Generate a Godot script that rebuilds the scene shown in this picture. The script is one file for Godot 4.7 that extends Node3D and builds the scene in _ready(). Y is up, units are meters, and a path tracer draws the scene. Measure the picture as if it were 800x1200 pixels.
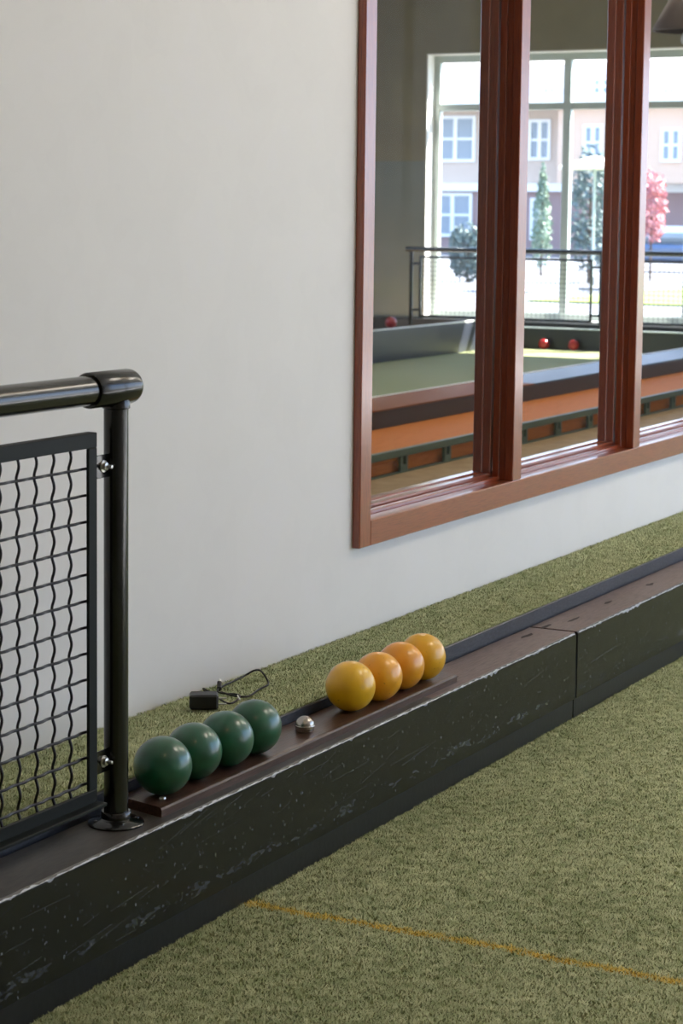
extends Node3D
# Bocce court with an interior window, black timber border, railing and balls.
# x runs along the window wall, y is up (0 = court turf), z = 0 is the room face of the window wall.

const FOC := 2476.64        # focal length in pixels of the 800 x 1200 frame
const PPX := 400.0
const PPY := 521.0
const EYE := Vector3(0, 1.302, 2.332)
const RIGHT := Vector3(0.46141563, 0.01154138, 0.88710902)
const UPV := Vector3(0.09097182, 0.99402921, -0.06024997)
const BACK := Vector3(-0.88250765, 0.1085022, 0.45761067)
const XE := 19.8            # inner face of the end wall
const CEIL := 4.2
const ZF := 6.0             # inner face of the long wall opposite the window
const ZN := -9.6            # far wall of the neighbouring room
const X0 := -5.0

var M := {}
var names := {}
var rng := RandomNumberGenerator.new()

# ---------------------------------------------------------------- mesh helpers
class MB:
	var v := PackedVector3Array()
	var n := PackedVector3Array()
	var u := PackedVector2Array()
	var c := PackedColorArray()
	var idx := PackedInt32Array()
	var use_c := false
	func tri(a: Vector3, b: Vector3, d: Vector3, na: Vector3, nb: Vector3, nd: Vector3, ua := Vector2.ZERO, ub := Vector2.ZERO, ud := Vector2.ZERO) -> void:
		var face := (b - a).cross(d - a)
		var k := v.size()
		v.append_array([a, b, d]); n.append_array([na, nb, nd]); u.append_array([ua, ub, ud])
		if face.dot(na + nb + nd) > 0.0:
			idx.append_array([k, k + 2, k + 1])
		else:
			idx.append_array([k, k + 1, k + 2])
	func quad(a: Vector3, b: Vector3, d: Vector3, e: Vector3, nn: Vector3, uv := Rect2(0, 0, 1, 1)) -> void:
		var k := v.size()
		v.append_array([a, b, d, e]); n.append_array([nn, nn, nn, nn])
		u.append_array([uv.position, uv.position + Vector2(uv.size.x, 0), uv.end, uv.position + Vector2(0, uv.size.y)])
		if (b - a).cross(d - a).dot(nn) > 0.0:
			idx.append_array([k, k + 2, k + 1, k, k + 3, k + 2])
		else:
			idx.append_array([k, k + 1, k + 2, k, k + 2, k + 3])
	func quad4(p: Array, q: Array, uv: Array = []) -> void:
		var k := v.size()
		var s := Vector3.ZERO
		for i in 4:
			v.append(p[i]); n.append(q[i]); s += q[i]
			u.append(uv[i] if uv.size() == 4 else Vector2.ZERO)
		var f: Vector3 = (p[1] - p[0]).cross(p[2] - p[0])
		if f.length_squared() < 1e-20:
			f = (p[2] - p[0]).cross(p[3] - p[0])
		if f.dot(s) > 0.0:
			idx.append_array([k, k + 2, k + 1, k, k + 3, k + 2])
		else:
			idx.append_array([k, k + 1, k + 2, k, k + 2, k + 3])
	func box(a: Vector3, b: Vector3, bev := 0.0) -> void:
		var lo := Vector3(min(a.x, b.x), min(a.y, b.y), min(a.z, b.z))
		var hi := Vector3(max(a.x, b.x), max(a.y, b.y), max(a.z, b.z))
		var mid := (lo + hi) / 2.0
		var h := (hi - lo) / 2.0
		var e: float = min(bev, min(h.x, min(h.y, h.z)) * 0.9)
		for ax in 3:
			var b1 := (ax + 1) % 3
			var b2 := (ax + 2) % 3
			for s in [-1.0, 1.0]:
				var nn := Vector3.ZERO
				nn[ax] = s
				var p := []
				for q in [[-1, -1], [1, -1], [1, 1], [-1, 1]]:
					var w := mid
					w[ax] += s * h[ax]
					w[b1] += q[0] * (h[b1] - e)
					w[b2] += q[1] * (h[b2] - e)
					p.append(w)
				quad(p[0], p[1], p[2], p[3], nn)
		if e <= 0.0:
			return
		for ax in 3:                                   # chamfered edges along ax
			var b1 := (ax + 1) % 3
			var b2 := (ax + 2) % 3
			for s1 in [-1.0, 1.0]:
				for s2 in [-1.0, 1.0]:
					var nn := Vector3.ZERO
					nn[b1] = s1; nn[b2] = s2
					nn = nn.normalized()
					var p := []
					for t in [-1.0, 1.0]:
						var w1 := mid
						w1[ax] += t * (h[ax] - e); w1[b1] += s1 * h[b1]; w1[b2] += s2 * (h[b2] - e)
						var w2 := mid
						w2[ax] += t * (h[ax] - e); w2[b1] += s1 * (h[b1] - e); w2[b2] += s2 * h[b2]
						p.append(w1); p.append(w2)
					quad(p[0], p[1], p[3], p[2], nn)
		for sx in [-1.0, 1.0]:
			for sy in [-1.0, 1.0]:
				for sz in [-1.0, 1.0]:
					var nn := Vector3(sx, sy, sz).normalized()
					var s := Vector3(sx, sy, sz)
					var p1 := mid + s * Vector3(h.x, h.y - e, h.z - e)
					var p2 := mid + s * Vector3(h.x - e, h.y, h.z - e)
					var p3 := mid + s * Vector3(h.x - e, h.y - e, h.z)
					tri(p1, p2, p3, nn, nn, nn)
	func tube(path: Array, r: float, seg := 12, caps := true) -> void:
		var rings := []
		var nrm := []
		var up := Vector3.UP
		for i in path.size():
			var t: Vector3 = (path[min(i + 1, path.size() - 1)] - path[max(i - 1, 0)]).normalized()
			if i == 0 and absf(t.dot(up)) > 0.9:
				up = Vector3.RIGHT
			var s := t.cross(up).normalized()
			up = s.cross(t).normalized()
			var ring := []
			var nr := []
			for k in seg:
				var a := TAU * k / seg
				var d := s * cos(a) + up * sin(a)
				ring.append(path[i] + d * r); nr.append(d)
			rings.append(ring); nrm.append(nr)
		for i in path.size() - 1:
			for k in seg:
				var j := (k + 1) % seg
				quad4([rings[i][k], rings[i][j], rings[i + 1][j], rings[i + 1][k]], [nrm[i][k], nrm[i][j], nrm[i + 1][j], nrm[i + 1][k]])
		if caps:
			for e in [[0, 1], [path.size() - 1, path.size() - 2]]:
				var nn: Vector3 = (path[e[0]] - path[e[1]]).normalized()
				for k in seg:
					tri(path[e[0]], rings[e[0]][k], rings[e[0]][(k + 1) % seg], nn, nn, nn)
	# profile: points (radius, height) from the bottom up, turned about axis ax through o
	func lathe(o: Vector3, prof: Array, seg := 32, ax := Vector3.UP, sharp := 0.7) -> void:
		var s := ax.cross(Vector3.RIGHT if absf(ax.x) < 0.9 else Vector3.FORWARD).normalized()
		var w := s.cross(ax).normalized()
		var fn := []
		for i in prof.size() - 1:
			var d: Vector2 = prof[i + 1] - prof[i]
			fn.append(Vector2(d.y, -d.x).normalized())
		for i in prof.size() - 1:
			var n0: Vector2 = fn[i]
			var n1: Vector2 = fn[i]
			if i > 0 and fn[i].dot(fn[i - 1]) > sharp:
				n0 = (fn[i] + fn[i - 1]).normalized()
			if i < fn.size() - 1 and fn[i].dot(fn[i + 1]) > sharp:
				n1 = (fn[i] + fn[i + 1]).normalized()
			for k in seg:
				var a := TAU * k / seg
				var b := TAU * (k + 1) / seg
				var da := s * cos(a) + w * sin(a)
				var db := s * cos(b) + w * sin(b)
				var p0: Vector2 = prof[i]
				var p1: Vector2 = prof[i + 1]
				quad4([o + da * p0.x + ax * p0.y, o + db * p0.x + ax * p0.y, o + db * p1.x + ax * p1.y, o + da * p1.x + ax * p1.y],
					[da * n0.x + ax * n0.y, db * n0.x + ax * n0.y, db * n1.x + ax * n1.y, da * n1.x + ax * n1.y])
	func sphere(o: Vector3, r: float, seg := 40, rings := 24) -> void:
		for i in rings:
			for k in seg:
				var p := []
				var q := []
				for e in [[i, k], [i, k + 1], [i + 1, k + 1], [i + 1, k]]:
					var t: float = PI * e[0] / rings
					var a: float = TAU * e[1] / seg
					var d := Vector3(sin(t) * cos(a), cos(t), sin(t) * sin(a))
					p.append(o + d * r); q.append(d)
				quad4(p, q)
	func mesh() -> ArrayMesh:
		var arr := []
		arr.resize(Mesh.ARRAY_MAX)
		arr[Mesh.ARRAY_VERTEX] = v
		arr[Mesh.ARRAY_NORMAL] = n
		arr[Mesh.ARRAY_TEX_UV] = u
		arr[Mesh.ARRAY_INDEX] = idx
		if use_c:
			arr[Mesh.ARRAY_COLOR] = c
		var m := ArrayMesh.new()
		m.add_surface_from_arrays(Mesh.PRIMITIVE_TRIANGLES, arr)
		return m

func obj(called: String, mb, mat: Material, parent: Node = self) -> MeshInstance3D:
	var o := MeshInstance3D.new()
	o.mesh = mb.mesh() if mb is MB else mb
	o.material_override = mat
	o.name = numbered(called) if parent == self else called
	parent.add_child(o, true)
	return o

func numbered(called: String) -> String:
	var k: int = names.get(called, 0)
	names[called] = k + 1
	return called if k == 0 else "%s_%03d" % [called, k]

func tag(o: Node, label: String, category: String, group := "", kind := "") -> Node:
	o.set_meta("label", label)
	o.set_meta("category", category)
	if group: o.set_meta("group", group)
	if kind: o.set_meta("kind", kind)
	return o

func thing(called: String, at: Vector3, label: String, category: String, group := "", kind := "") -> Node3D:
	var o := Node3D.new()
	o.name = numbered(called)
	add_child(o, true)
	o.position = at
	tag(o, label, category, group, kind)
	return o

func bpart(called: String, a: Vector3, b: Vector3, mat: Material, parent: Node = self, bev := 0.0) -> MeshInstance3D:
	var m := MB.new()
	m.box(a, b, bev)
	return obj(called, m, mat, parent)

# where the ray through a pixel of the photograph meets the plane axis = value
func px(u: float, v: float, axis: int, value: float) -> Vector3:
	var r := RIGHT * (u - PPX) - UPV * (v - PPY) - BACK * FOC
	return EYE + r * ((value - EYE[axis]) / r[axis])

# ---------------------------------------------------------------- textures
func noise(kind: int, freq: float, oct := 4, sd := 1, gain := 0.5) -> FastNoiseLite:
	var f := FastNoiseLite.new()
	f.noise_type = kind
	f.seed = sd
	f.frequency = freq
	f.fractal_octaves = oct
	f.fractal_gain = gain
	return f

func gray(f: FastNoiseLite, w := 512, h := 512) -> Image:
	var im := f.get_seamless_image(w, h, false, false, 0.12, true)
	im.convert(Image.FORMAT_L8)
	return im

func ramp_image(im: Image, stops: Array) -> Image:
	var lut := []
	for i in 256:
		var t := i / 255.0 * (stops.size() - 1)
		var k: int = min(int(t), stops.size() - 2)
		var cc: Color = stops[k].lerp(stops[k + 1], t - k)
		lut.append([int(cc.r * 255), int(cc.g * 255), int(cc.b * 255)])
	var src := im.get_data()
	var dst := PackedByteArray()
	dst.resize(src.size() * 3)
	for i in src.size():
		var l: Array = lut[src[i]]
		dst[i * 3] = l[0]; dst[i * 3 + 1] = l[1]; dst[i * 3 + 2] = l[2]
	return Image.create_from_data(im.get_width(), im.get_height(), false, Image.FORMAT_RGB8, dst)

func ramp(f: FastNoiseLite, stops: Array, w := 512, h := 512) -> ImageTexture:
	return ImageTexture.create_from_image(ramp_image(gray(f, w, h), stops))

func gtex(f: FastNoiseLite, w := 512, h := 512) -> ImageTexture:
	return ImageTexture.create_from_image(gray(f, w, h))

func mat(col: Color, rough := 0.6, metal := 0.0) -> StandardMaterial3D:
	var m := StandardMaterial3D.new()
	m.albedo_color = col
	m.roughness = rough
	m.metallic = metal
	return m

func tri_mat(tex: Texture2D, scale: Vector3, rough := 0.6, world := false) -> StandardMaterial3D:
	var m := mat(Color.WHITE, rough)
	m.albedo_texture = tex
	m.uv1_triplanar = true
	m.uv1_world_triplanar = world
	m.uv1_scale = scale
	return m

func relief(m: StandardMaterial3D, tex: Texture2D, cm: float) -> StandardMaterial3D:
	m.heightmap_enabled = true
	m.heightmap_texture = tex
	m.heightmap_scale = cm
	return m

func rgb(r: int, g: int, b: int) -> Color:
	return Color(r / 255.0, g / 255.0, b / 255.0)

func make_materials() -> void:
	var SX := FastNoiseLite.TYPE_SIMPLEX_SMOOTH
	var paint_h := gtex(noise(SX, 0.05, 4, 3))
	M.wall = relief(tri_mat(ramp(noise(SX, 0.012, 3, 5), [rgb(219, 216, 211), rgb(221, 218, 213), rgb(222, 219, 215)]), Vector3(0.6, 0.6, 0.6), 0.62, true), paint_h, 0.004)
	M.wall_dark = tri_mat(ramp(noise(SX, 0.012, 3, 6), [rgb(124, 119, 102), rgb(132, 127, 108)]), Vector3(0.4, 0.4, 0.4), 0.7, true)
	M.wall_gray = tri_mat(ramp(noise(SX, 0.012, 3, 7), [rgb(116, 122, 118), rgb(124, 129, 124)]), Vector3(0.4, 0.4, 0.4), 0.6, true)
	M.ceiling = mat(rgb(222, 221, 218), 0.9)
	# wood of the window: grain along y and along x
	var cherry := ramp(noise(SX, 0.02, 5, 11, 0.6), [rgb(96, 38, 20), rgb(136, 58, 29), rgb(154, 72, 36), rgb(126, 52, 27), rgb(164, 84, 45)])
	M.cherry_v = tri_mat(cherry, Vector3(14, 0.55, 14), 0.32)
	M.cherry_h = tri_mat(cherry, Vector3(0.55, 14, 14), 0.32)
	for k in ["cherry_v", "cherry_h"]:
		M[k].clearcoat_enabled = true
		M[k].clearcoat = 1.0
		M[k].clearcoat_roughness = 0.16
	# black paint
	var wear := gtex(noise(SX, 0.03, 5, 21))
	M.black = relief(tri_mat(ramp(noise(SX, 0.02, 5, 22), [rgb(12, 14, 16), rgb(18, 20, 22), rgb(26, 28, 31)]), Vector3(3, 3, 3), 0.38), wear, 0.015)
	M.black_metal = relief(tri_mat(ramp(noise(SX, 0.05, 4, 24), [rgb(12, 15, 17), rgb(18, 21, 23)]), Vector3(6, 6, 6), 0.2), wear, 0.006)
	M.black_metal.clearcoat_enabled = true
	M.black_metal.clearcoat = 0.2
	M.black_metal.clearcoat_roughness = 0.08
	M.panel_metal = mat(rgb(20, 25, 23), 0.55)
	M.panel_metal.metallic_specular = 0.3
	M.wire = mat(rgb(28, 28, 34), 0.32, 0.3)
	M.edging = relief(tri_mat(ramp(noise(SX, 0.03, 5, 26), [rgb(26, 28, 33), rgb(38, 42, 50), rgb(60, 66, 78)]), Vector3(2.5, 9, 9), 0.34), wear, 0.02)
	M.chip_glint = tri_mat(ramp(noise(SX, 0.06, 3, 27), [rgb(120, 122, 128), rgb(176, 180, 188), rgb(200, 202, 208)]), Vector3(9, 9, 9), 0.4)  # pale primer of the chips plus the edge glint put into colour
	# brown boards
	var brown := ramp(noise(SX, 0.02, 5, 31, 0.6), [rgb(44, 32, 26), rgb(66, 46, 37), rgb(82, 58, 47), rgb(58, 42, 35)])
	M.board = relief(tri_mat(brown, Vector3(1.2, 12, 12), 0.3), wear, 0.03)
	var worn := ramp(noise(SX, 0.02, 5, 33, 0.6), [rgb(72, 56, 50), rgb(96, 76, 70), rgb(112, 92, 84), rgb(84, 64, 56)])
	M.worn_top = relief(tri_mat(worn, Vector3(1.1, 11, 11), 0.42), wear, 0.06)
	M.dark_top = tri_mat(ramp(noise(SX, 0.02, 5, 34), [rgb(50, 46, 42), rgb(66, 61, 55), rgb(76, 70, 63)]), Vector3(2, 8, 8), 0.45)
	M.gouge = mat(rgb(34, 22, 17), 0.7)
	# turf backing
	var turf := ramp(noise(SX, 0.09, 4, 41, 0.7), [rgb(106, 112, 70), rgb(130, 136, 90), rgb(146, 150, 102), rgb(120, 126, 82)])
	M.turf = relief(tri_mat(turf, Vector3(3, 3, 3), 0.95, true), gtex(noise(SX, 0.2, 3, 42)), 0.3)
	M.yellow_fibre = mat(rgb(196, 150, 34), 0.9)
	var blade := mat(Color.WHITE, 0.7)
	blade.vertex_color_use_as_albedo = true
	blade.cull_mode = BaseMaterial3D.CULL_DISABLED
	blade.backlight_enabled = true
	blade.backlight = Color(0.5, 0.54, 0.36)
	M.blade = blade
	# balls
	var g1 := [rgb(4, 66, 45), rgb(6, 84, 57), rgb(10, 98, 68)]
	M.green = []
	M.yellow = []
	for k in 4:
		var gm := tri_mat(ImageTexture.create_from_image(ball_image(k, g1, rgb(70, 130, 108), 10, 18, 0.5)), Vector3(3.7, 3.7, 3.7), 0.36)
		gm.clearcoat_enabled = true; gm.clearcoat = 0.6; gm.clearcoat_roughness = 0.12
		gm.uv1_offset = Vector3(0.17 * k, 0.31 * k, 0.23 * k)
		M.green.append(gm)
		var base := [[rgb(226, 166, 6), rgb(234, 178, 12), rgb(240, 188, 22)], [rgb(232, 152, 8), rgb(238, 164, 16), rgb(242, 174, 26)], [rgb(228, 144, 10), rgb(234, 156, 14), rgb(238, 166, 22)], [rgb(226, 160, 10), rgb(232, 172, 16), rgb(238, 180, 24)]]
		var ym := tri_mat(ImageTexture.create_from_image(ball_image(20 + k, base[k], rgb(112, 74, 8), 60, 3, 0.75)), Vector3(3.7, 3.7, 3.7), 0.38)
		ym.clearcoat_enabled = true; ym.clearcoat = 0.5; ym.clearcoat_roughness = 0.14
		ym.uv1_offset = Vector3(0.27 * k, 0.13 * k, 0.43 * k)
		M.yellow.append(ym)
	M.red = mat(rgb(150, 24, 22), 0.3)
	M.steel = relief(mat(rgb(176, 170, 164), 0.24, 1.0), wear, 0.02)
	M.zinc = mat(rgb(196, 194, 188), 0.3, 1.0)
	M.black_plastic = mat(rgb(22, 22, 23), 0.42)
	M.cord = mat(rgb(16, 16, 17), 0.5)
	# glass
	var gl := mat(Color(0.9, 0.95, 0.93, 0.015), 0.0)
	gl.transparency = BaseMaterial3D.TRANSPARENCY_ALPHA
	gl.metallic_specular = 0.1
	M.glass = gl
	# neighbouring room
	M.walk = tri_mat(ramp(noise(SX, 0.02, 4, 51), [rgb(146, 124, 92), rgb(160, 138, 104), rgb(170, 148, 114)]), Vector3(0.7, 0.7, 0.7), 0.6, true)
	M.orange = tri_mat(ramp(noise(SX, 0.02, 5, 52), [rgb(180, 104, 46), rgb(196, 120, 58), rgb(204, 130, 66)]), Vector3(0.4, 5, 5), 0.65)
	M.green_steel = mat(rgb(74, 94, 74), 0.45)
	M.ledge_brown = tri_mat(ramp(noise(SX, 0.02, 5, 53), [rgb(112, 70, 46), rgb(134, 86, 58), rgb(146, 98, 68)]), Vector3(0.5, 6, 6), 0.55)
	for k in ["walk", "orange", "ledge_brown"]:
		M[k].metallic_specular = 0.15
	M.alu = mat(rgb(168, 178, 172), 0.4, 0.2)
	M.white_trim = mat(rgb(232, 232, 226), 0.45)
	M.shade_wood = tri_mat(ramp(noise(SX, 0.02, 4, 58), [rgb(56, 42, 34), rgb(72, 54, 44)]), Vector3(3, 3, 3), 0.6)
	var bulb := mat(rgb(255, 236, 200), 0.3)
	bulb.emission_enabled = true
	bulb.emission = rgb(255, 214, 150)
	bulb.emission_energy_multiplier = 3.0
	M.bulb = bulb
	var pg := mat(rgb(240, 240, 236), 0.5)
	pg.emission_enabled = true
	pg.emission = rgb(255, 246, 234)
	pg.emission_energy_multiplier = 0.5
	M.added_panel_glow = pg  # glow of the added ceiling panels
	M.bulb_off = mat(rgb(216, 214, 208), 0.08)
	# outside: colours paled to put the haze into them
	M.stucco = tri_mat(ramp(noise(SX, 0.03, 4, 61), [rgb(198, 178, 160), rgb(206, 188, 170)]), Vector3(0.3, 0.3, 0.3), 0.9)
	M.stucco_pale = tri_mat(ramp(noise(SX, 0.03, 4, 62), [rgb(196, 192, 200), rgb(206, 202, 208)]), Vector3(0.3, 0.3, 0.3), 0.9)
	M.stucco_peach = tri_mat(ramp(noise(SX, 0.03, 4, 63), [rgb(212, 180, 154), rgb(220, 190, 164)]), Vector3(0.3, 0.3, 0.3), 0.9)
	M.brick = tri_mat(ramp(noise(SX, 0.09, 3, 64), [rgb(134, 108, 106), rgb(156, 130, 126), rgb(172, 150, 146)]), Vector3(0.5, 2.0, 0.5), 0.9)
	M.window_dark = mat(rgb(134, 146, 154), 0.1)
	M.roof = mat(rgb(196, 186, 182), 0.85)
	M.lawn = tri_mat(ramp(noise(SX, 0.05, 4, 65), [rgb(96, 112, 44), rgb(128, 140, 60)]), Vector3(0.5, 0.5, 0.5), 0.95)
	M.concrete = tri_mat(ramp(noise(SX, 0.02, 4, 57), [rgb(168, 168, 168), rgb(182, 182, 182), rgb(190, 191, 193)]), Vector3(0.5, 0.5, 0.5), 0.5, true)
	M.asphalt = mat(rgb(98, 100, 104), 0.9)
	M.leaf_blue = mat(rgb(92, 108, 104), 0.7)
	M.leaf_green = mat(rgb(126, 144, 122), 0.7)
	M.leaf_red = mat(rgb(186, 122, 126), 0.7)
	M.bark = mat(rgb(84, 66, 52), 0.9)
	M.canvas = mat(rgb(226, 222, 212), 0.8)
	M.car_paint = mat(rgb(90, 104, 128), 0.25, 0.3)
	M.tyre = mat(rgb(24, 24, 24), 0.8)

# mottled ball colour with scuffs or pits of another colour
func ball_image(sd: int, stops: Array, mark: Color, count: int, length: int, strength: float) -> Image:
	var im := ramp_image(gray(noise(FastNoiseLite.TYPE_SIMPLEX_SMOOTH, 0.02, 4, 70 + sd), 256, 256), stops)
	var r := RandomNumberGenerator.new()
	r.seed = 900 + sd
	for i in count:
		var p := Vector2(r.randf() * 256, r.randf() * 256)
		var d := Vector2.from_angle(r.randf() * TAU)
		var w := r.randf_range(0.2, 1.0) * strength
		for k in length:
			var x := posmod(int(p.x), 256)
			var y := posmod(int(p.y), 256)
			im.set_pixel(x, y, im.get_pixel(x, y).lerp(mark, w))
			if length < 6:
				var x2 := posmod(x + 1, 256)
				im.set_pixel(x2, y, im.get_pixel(x2, y).lerp(mark, w * 0.7))
				im.set_pixel(x, posmod(y + 1, 256), im.get_pixel(x, posmod(y + 1, 256)).lerp(mark, w * 0.5))
			p += d
			d = d.rotated(r.randf_range(-0.15, 0.15))
	return im

# ---------------------------------------------------------------- main
func _ready() -> void:
	rng.seed = 7
	# camera
	var cam := Camera3D.new()
	cam.name = "camera"
	add_child(cam)
	var att := CameraAttributesPhysical.new()
	att.frustum_focal_length = 50.0
	att.frustum_focus_distance = 4.3
	att.exposure_aperture = 7.0
	att.frustum_near = 0.05
	att.frustum_far = 600.0
	cam.attributes = att
	cam.transform = Transform3D(Basis(RIGHT, UPV, BACK), EYE)
	cam.projection = Camera3D.PROJECTION_FRUSTUM
	cam.near = 0.05
	cam.far = 600.0
	cam.size = 0.05 * 1200.0 / FOC
	cam.frustum_offset = Vector2(0, -0.05 * (600.0 - PPY) / FOC)
	cam.current = true
	# unseen ceiling panels added for soft overhead fill in both rooms
	for k in ADDED_PANELS.size():
		var al := AreaLight3D.new()
		al.name = "added_panel_light_%d" % (k + 1)
		al.area_size = Vector2(1.14, 1.14)
		al.light_color = rgb(255, 243, 228)
		al.light_energy = 1.5
		al.area_range = 40.0
		al.area_attenuation = 2.0
		al.shadow_enabled = true
		add_child(al)
		al.position = Vector3(ADDED_PANELS[k].x, CEIL - 0.075, ADDED_PANELS[k].y)
		al.rotation_degrees = Vector3(-90, 0, 0)
	# sky and sun
	var env := Environment.new()
	env.background_mode = Environment.BG_SKY
	var sky := Sky.new()
	var sm := ProceduralSkyMaterial.new()
	sm.sky_top_color = rgb(132, 170, 222)
	sm.sky_horizon_color = rgb(212, 226, 244)
	sm.ground_horizon_color = rgb(190, 188, 182)
	sm.ground_bottom_color = rgb(130, 126, 118)
	sm.sky_energy_multiplier = 1.4
	sm.ground_energy_multiplier = 1.0
	sky.sky_material = sm
	env.sky = sky
	env.ambient_light_source = Environment.AMBIENT_SOURCE_SKY
	env.tonemap_mode = Environment.TONE_MAPPER_LINEAR
	env.tonemap_exposure = 2.35
	env.sdfgi_enabled = true
	env.ssao_enabled = true
	env.ssil_enabled = true
	var we := WorldEnvironment.new()
	we.name = "world_environment"
	we.environment = env
	add_child(we)
	var sun := DirectionalLight3D.new()
	sun.name = "sun"
	sun.light_color = rgb(255, 252, 248)
	sun.light_energy = 6.0
	sun.light_angular_distance = 0.6
	sun.shadow_enabled = true
	sun.sky_mode = DirectionalLight3D.SKY_MODE_LIGHT_ONLY
	add_child(sun)
	sun.look_at_from_position(Vector3(20, 34, 20), Vector3(0, 0, 0))

	make_materials()
	build_shell()
	build_ledge_and_border()
	build_window()
	build_end_windows()
	build_railing()
	build_balls()
	build_adapter()
	build_next_room()
	build_lamps()
	build_outside()

# ---------------------------------------------------------------- shell
func wall_with_holes(called: String, axis: int, at0: float, at1: float, lo: Vector2, hi: Vector2, holes: Array, material: Material, label: String) -> MeshInstance3D:
	# a wall slab across axis (0 = x, 2 = z); holes are Rect2 in (along, height)
	var m := MB.new()
	var xs := [lo.x, hi.x]
	var ys := [lo.y, hi.y]
	for h in holes:
		for e in [h.position.x, h.end.x]:
			if not xs.has(e): xs.append(e)
		for e in [h.position.y, h.end.y]:
			if not ys.has(e): ys.append(e)
	xs.sort(); ys.sort()
	for i in xs.size() - 1:
		for j in ys.size() - 1:
			var mid := Vector2((xs[i] + xs[i + 1]) / 2.0, (ys[j] + ys[j + 1]) / 2.0)
			var inside := false
			for h in holes:
				if h.has_point(mid): inside = true
			if inside: continue
			if axis == 2:
				m.box(Vector3(xs[i], ys[j], at0), Vector3(xs[i + 1], ys[j + 1], at1))
			else:
				m.box(Vector3(at0, ys[j], xs[i]), Vector3(at1, ys[j + 1], xs[i + 1]))
	var o := obj(called, m, material)
	tag(o, label, "wall", "", "structure")
	return o

const WIN := Rect2(4.60, 0.50, 3.94, 1.80)          # opening of the interior window (x, y)
const END_NEXT := Rect2(-7.0, 0.235, 5.6, 2.70)     # end window next door (z, y)
const ADDED_PANELS := [Vector2(5.6, 2.6), Vector2(8.6, 2.6), Vector2(11.6, 2.6), Vector2(9.6, -2.0), Vector2(12.6, -2.0), Vector2(14.6, -4.6)]   # x, z of the added ceiling light panels
const OPX := 5.3                                    # first window of the long wall
const END_OWN := Rect2(1.1, 0.235, 4.7, 2.70)       # end window of this room (z, y)

func build_shell() -> void:
	# floor with its turf
	var fl := bpart("floor", Vector3(X0, -0.12, ZN), Vector3(XE, -0.012, ZF), M.walk)
	tag(fl, "floor slab under the turf courts and the walkway", "floor", "", "structure")
	bpart("court_turf", Vector3(X0, -0.012, 0.0), Vector3(XE, 0.0, 3.9), M.turf, fl)
	bpart("concrete_surface", Vector3(X0, -0.012, 3.9), Vector3(XE, 0.0, ZF), M.concrete, fl)  # unseen floor added in neutral grey so bounced sunlight loses its green cast
	bpart("walkway_surface", Vector3(X0, -0.012, -2.29), Vector3(XE, 0.0, -0.08), M.walk, fl)
	bpart("court_turf", Vector3(X0, -0.012, -5.95), Vector3(XE, 0.0, -3.2), M.turf, fl)
	var pile := obj_multi("turf_pile", court_pile(), M.blade, fl)
	pile.set_meta("kind", "stuff")
	# the yellow foul line: fibres dyed yellow over a narrow backing
	var line := MB.new()
	for i in 60:
		var z0 := 0.395 + i * 0.035
		var z1 := z0 + 0.035
		line.quad(Vector3(line_x(z0) - 0.012, 0.0015, z0), Vector3(line_x(z0) + 0.012, 0.0015, z0), Vector3(line_x(z1) + 0.012, 0.0015, z1), Vector3(line_x(z1) - 0.012, 0.0015, z1), Vector3.UP)
	obj("yellow_line", line, M.yellow_fibre, fl).set_meta("label", "thin yellow line across the turf")
	# walls
	wall_with_holes("wall_back", 2, -0.08, 0.0, Vector2(X0, 0.0), Vector2(XE, CEIL), [WIN], M.wall, "off-white painted wall around the cherry wood window")
	var far := [END_NEXT, END_OWN]
	wall_with_holes("wall_right", 0, XE, XE + 0.28, Vector2(ZN - 0.2, -0.12), Vector2(ZF + 0.2, CEIL), far, M.wall_dark, "olive grey end wall around the tall window beyond the railing")
	var dado := MB.new()
	dado.box(Vector3(XE - 0.006, 0.24, ZN), Vector3(XE + 0.01, 1.85, END_NEXT.position.x - 0.01))
	var d := obj("wall_panel", dado, M.wall_gray)
	tag(d, "grey painted lower half of the olive end wall", "wall panel", "", "structure")
	var opp := []
	for k in 4:
		opp.append(Rect2(OPX + k * 3.6, 0.35, 3.3, 3.35))
	wall_with_holes("wall_front", 2, ZF, ZF + 0.25, Vector2(X0, -0.12), Vector2(XE, CEIL), opp, M.wall, "off-white long wall opposite the cherry wood window")
	wall_with_holes("wall_left", 0, X0 - 0.2, X0, Vector2(ZN - 0.2, -0.12), Vector2(ZF + 0.2, CEIL), [], M.wall, "off-white end wall far from the tall windows")
	wall_with_holes("wall_far", 2, ZN - 0.2, ZN, Vector2(X0, -0.12), Vector2(XE, CEIL), [Rect2(4.0, 0.9, 5.6, 2.8), Rect2(10.6, 0.9, 5.6, 2.8)], M.wall_dark, "olive far wall of the neighbouring room")  # openings in this unseen wall added to brighten the neighbouring turf
	var ce := bpart("ceiling", Vector3(X0 - 0.2, CEIL, ZN - 0.2), Vector3(XE + 0.28, CEIL + 0.2, ZF + 0.25), M.ceiling)
	tag(ce, "pale ceiling over both rooms", "ceiling", "", "structure")
	var bb := bpart("baseboard_right", Vector3(XE - 0.05, 0.0, ZN), Vector3(XE - 0.001, 0.238, -0.08), M.black)
	tag(bb, "tall black baseboard under the end wall window", "baseboard", "", "structure")

func line_x(z: float) -> float:
	return 3.376 + 0.004 * sin(z * 9.0) + 0.002 * sin(z * 23.0)

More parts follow.
